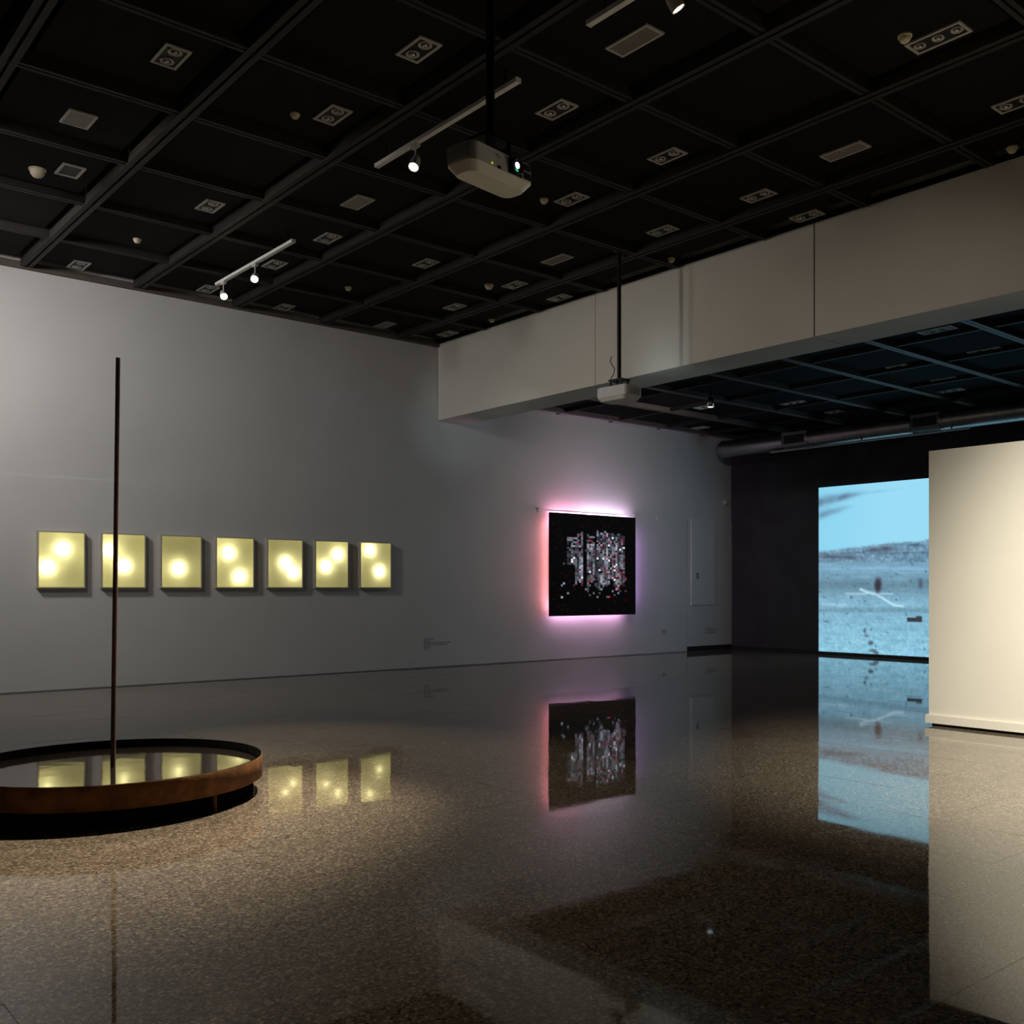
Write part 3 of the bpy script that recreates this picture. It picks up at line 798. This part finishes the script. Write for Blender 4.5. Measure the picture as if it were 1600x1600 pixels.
for k_ in ('lamp_glow', 'textile', 'box_in'): M[k_].cycles.emission_sampling = 'NONE'
M['lens_on'] = mat_emit('lit_lens', (1.0, 0.8, 1.0), 4)
M['lens_green'] = mat_emit('green_lens_light', (0.02, 0.5, 0.25), 1.0)
M['led_green'] = mat_emit('status_led', (0.45, 0.6, 0.02), 0.8)
M['vent_grey'] = mat('grey_slots', (0.25, 0.25, 0.26), 0.5)
projector((3.25, 4.36, 3.42), math.radians(8.8), 'white ceiling projector on a black pole, largest, its lens lit', ZC, True, 0.48, 0.21, 0.14)
projector((8.07, 8.35, 3.40), math.radians(90+6), 'smaller far projector hanging on a thin black pole before the beam', ZC, False)
# stray light of the far projector, and an added corner glow
far = [o for o in bpy.data.objects if o.name.startswith('ceiling_projector')][-1]
def add_glow(p, target, e, ang):
    ld = bpy.data.lights.new('glow_spot', 'SPOT'); ld.energy = e; ld.color = (0.72, 0.92, 1.0); ld.spot_size = math.radians(ang); ld.spot_blend = 1.0; ld.shadow_soft_size = 0.02
    lo = bpy.data.objects.new('glow_spot', ld); COL.objects.link(lo)
    bpy.context.view_layer.update()
    lo.parent = far; lo.matrix_parent_inverse = far.matrix_world.inverted()
    lo.location = p; lo.rotation_euler = (Vector(target)-Vector(p)).to_track_quat('-Z', 'Y').to_euler()
add_glow((8.27, 8.42, 3.58), (8.95, 8.5, 3.95), 3.5, 80)
add_glow((8.1, 8.66, 3.5), (9.25, 13.38, 3.89), 42, 24)  # added spot for the glow at the wall corner, source unknown

# ------------------------------------------------------------------ duct along the end wall
dk = thing('air_duct', 'round galvanised air duct running under the lower ceiling above the film', 'duct', (15.35, 0, 3.98))
Mx = Matrix.Rotation(math.radians(-90), 4, 'X')     # local z -> +y
def ductseg(y0, y1, r=0.165):
    MB().cyl(r, r, y0, y1, 28, Mx, False, False).build('duct_section', M['duct'], dk)
for y0, y1 in ((11.42, 12.9), (8.82, 10.86), (6.2, 8.28), (3.6, 5.66), (1.0, 3.06)):
    ductseg(y0, y1)
    MB().cyl(0.172, 0.172, y0-0.02, y0+0.03, 28, Mx).build('flange', M['duct'], dk)
    MB().cyl(0.172, 0.172, y1-0.03, y1+0.02, 28, Mx).build('flange', M['duct'], dk)
for y0, y1 in ((10.86, 11.42), (8.28, 8.82), (5.66, 6.2), (3.06, 3.6)):
    g = obj('grille_box', MB().box(-0.15, 0.15, y0, y1, -0.13, 0.13).mesh('grille_box', M['duct']), dk)
    b = MB(); 
    b.box(-0.155, -0.149, y0+0.06, y1-0.06, -0.075, 0.075)
    b.build('grille', M['black'], g)
MB().lathe([(0.165, 12.9), (0.15, 12.97), (0.1, 13.03), (0.0001, 13.05)], 28, Mx).build('end_cap', M['duct'], dk)
for y in (12.3, 9.8, 7.2, 4.6):
    MB().cyl(0.006, 0.006, 0.16, 4.34-3.98, 8, Matrix.Translation((0, y, 0))).build('hanger', M['dark_metal'], dk)
MB().box(-0.12, -0.08, 7.8, 11.7, -0.2, -0.172).build('pale_rail', M['duct_rail'], dk)
for y in (8.1, 9.75, 11.5):
    MB().box(-0.106, -0.094, y-0.01, y+0.01, -0.172, -0.1).build('rail_bracket', M['dark_metal'], dk)

# ------------------------------------------------------------------ small things on the long wall
ht = thing('door_1', 'tall flush white access hatch in the long wall beside the dark corner', None, (14.905, WY, 0.915))
ht['kind'] = 'structure'
MB().box(0, 0.70, -0.014, 0, 0, 1.71).build('hatch_door', M['hatch'], ht)
MB().box(0.13, 0.21, -0.022, -0.014, 0.52, 0.64).build('lock_plate', M['louvre'], ht)
so = thing('wall_socket', 'small wall socket low on the long wall, past the black textile', 'socket', (14.05, WY, 0.375))
MB().box(0, 0.13, -0.009, 0, 0, 0.085).build('face_plate', M['fix_frame'], so)
MB().box(0.025, 0.06, -0.011, -0.009, 0.02, 0.065).box(0.075, 0.11, -0.011, -0.009, 0.02, 0.065).build('sockets', M['louvre'], so)
def caption(x, z, lines, label):
    t_ = thing('wall_caption', label, 'caption', (x, WY, z))
    zz = 0
    for wd_, hh in lines:
        b = MB(); xx = 0
        rr = random.Random(int(wd_*1000))
        while xx < wd_:
            l = min(rr.uniform(0.02, 0.06), wd_-xx)
            b.box(xx, xx+l, -0.002, 0, zz-hh, zz)
            xx += l + 0.012
        b.build('text_line', M['vinyl'], t_)
        zz -= hh + 0.018
caption(8.68, 0.46, [(0.19, 0.016), (0.12, 0.014), (0.5, 0.014), (0.44, 0.014), (0.14, 0.012), (0.1, 0.012)], 'tiny grey caption text low on the long wall after the last glowing box')
caption(15.33, 0.46, [(0.16, 0.016), (0.36, 0.014), (0.3, 0.014), (0.34, 0.014)], 'tiny grey caption text below the white access hatch')
for x, z, lb in ((11.0, 2.6, 'small metal bracket at the upper corner of the textile, glowing pink side'),
                 (13.32, 2.6, 'small metal bracket at the upper corner of the textile, hatch side'),
                 (13.95, 2.6, 'small metal bracket on the wall line between textile and hatch'),):
    b_ = thing('wall_bracket', lb, 'bracket', (x, WY, z), group='small brackets on the wall line')
    MB().box(-0.025, 0.025, -0.03, 0.012, 0.0, 0.03).build('clip', M['fix_frame'], b_)
    MB().box(-0.015, 0.015, -0.012, 0.0, -0.05, 0.0).build('tab', M['fix_frame'], b_)
sn = thing('wall_sensor', 'small sensor high on the long wall near the dark corner', 'sensor', (15.95, WY+0.012, 2.95))
MB().box(-0.04, 0.04, -0.05, 0, 0, 0.09).build('sensor_box', M['fix_frame'], sn)
MB().lathe([(0.0001, 0.03), (0.02, 0.02), (0.026, 0.0)], 14, Matrix.Translation((0, -0.05, 0.045)) @ Matrix.Rotation(math.radians(90), 4, 'X')).build('sensor_eye', M['louvre'], sn)
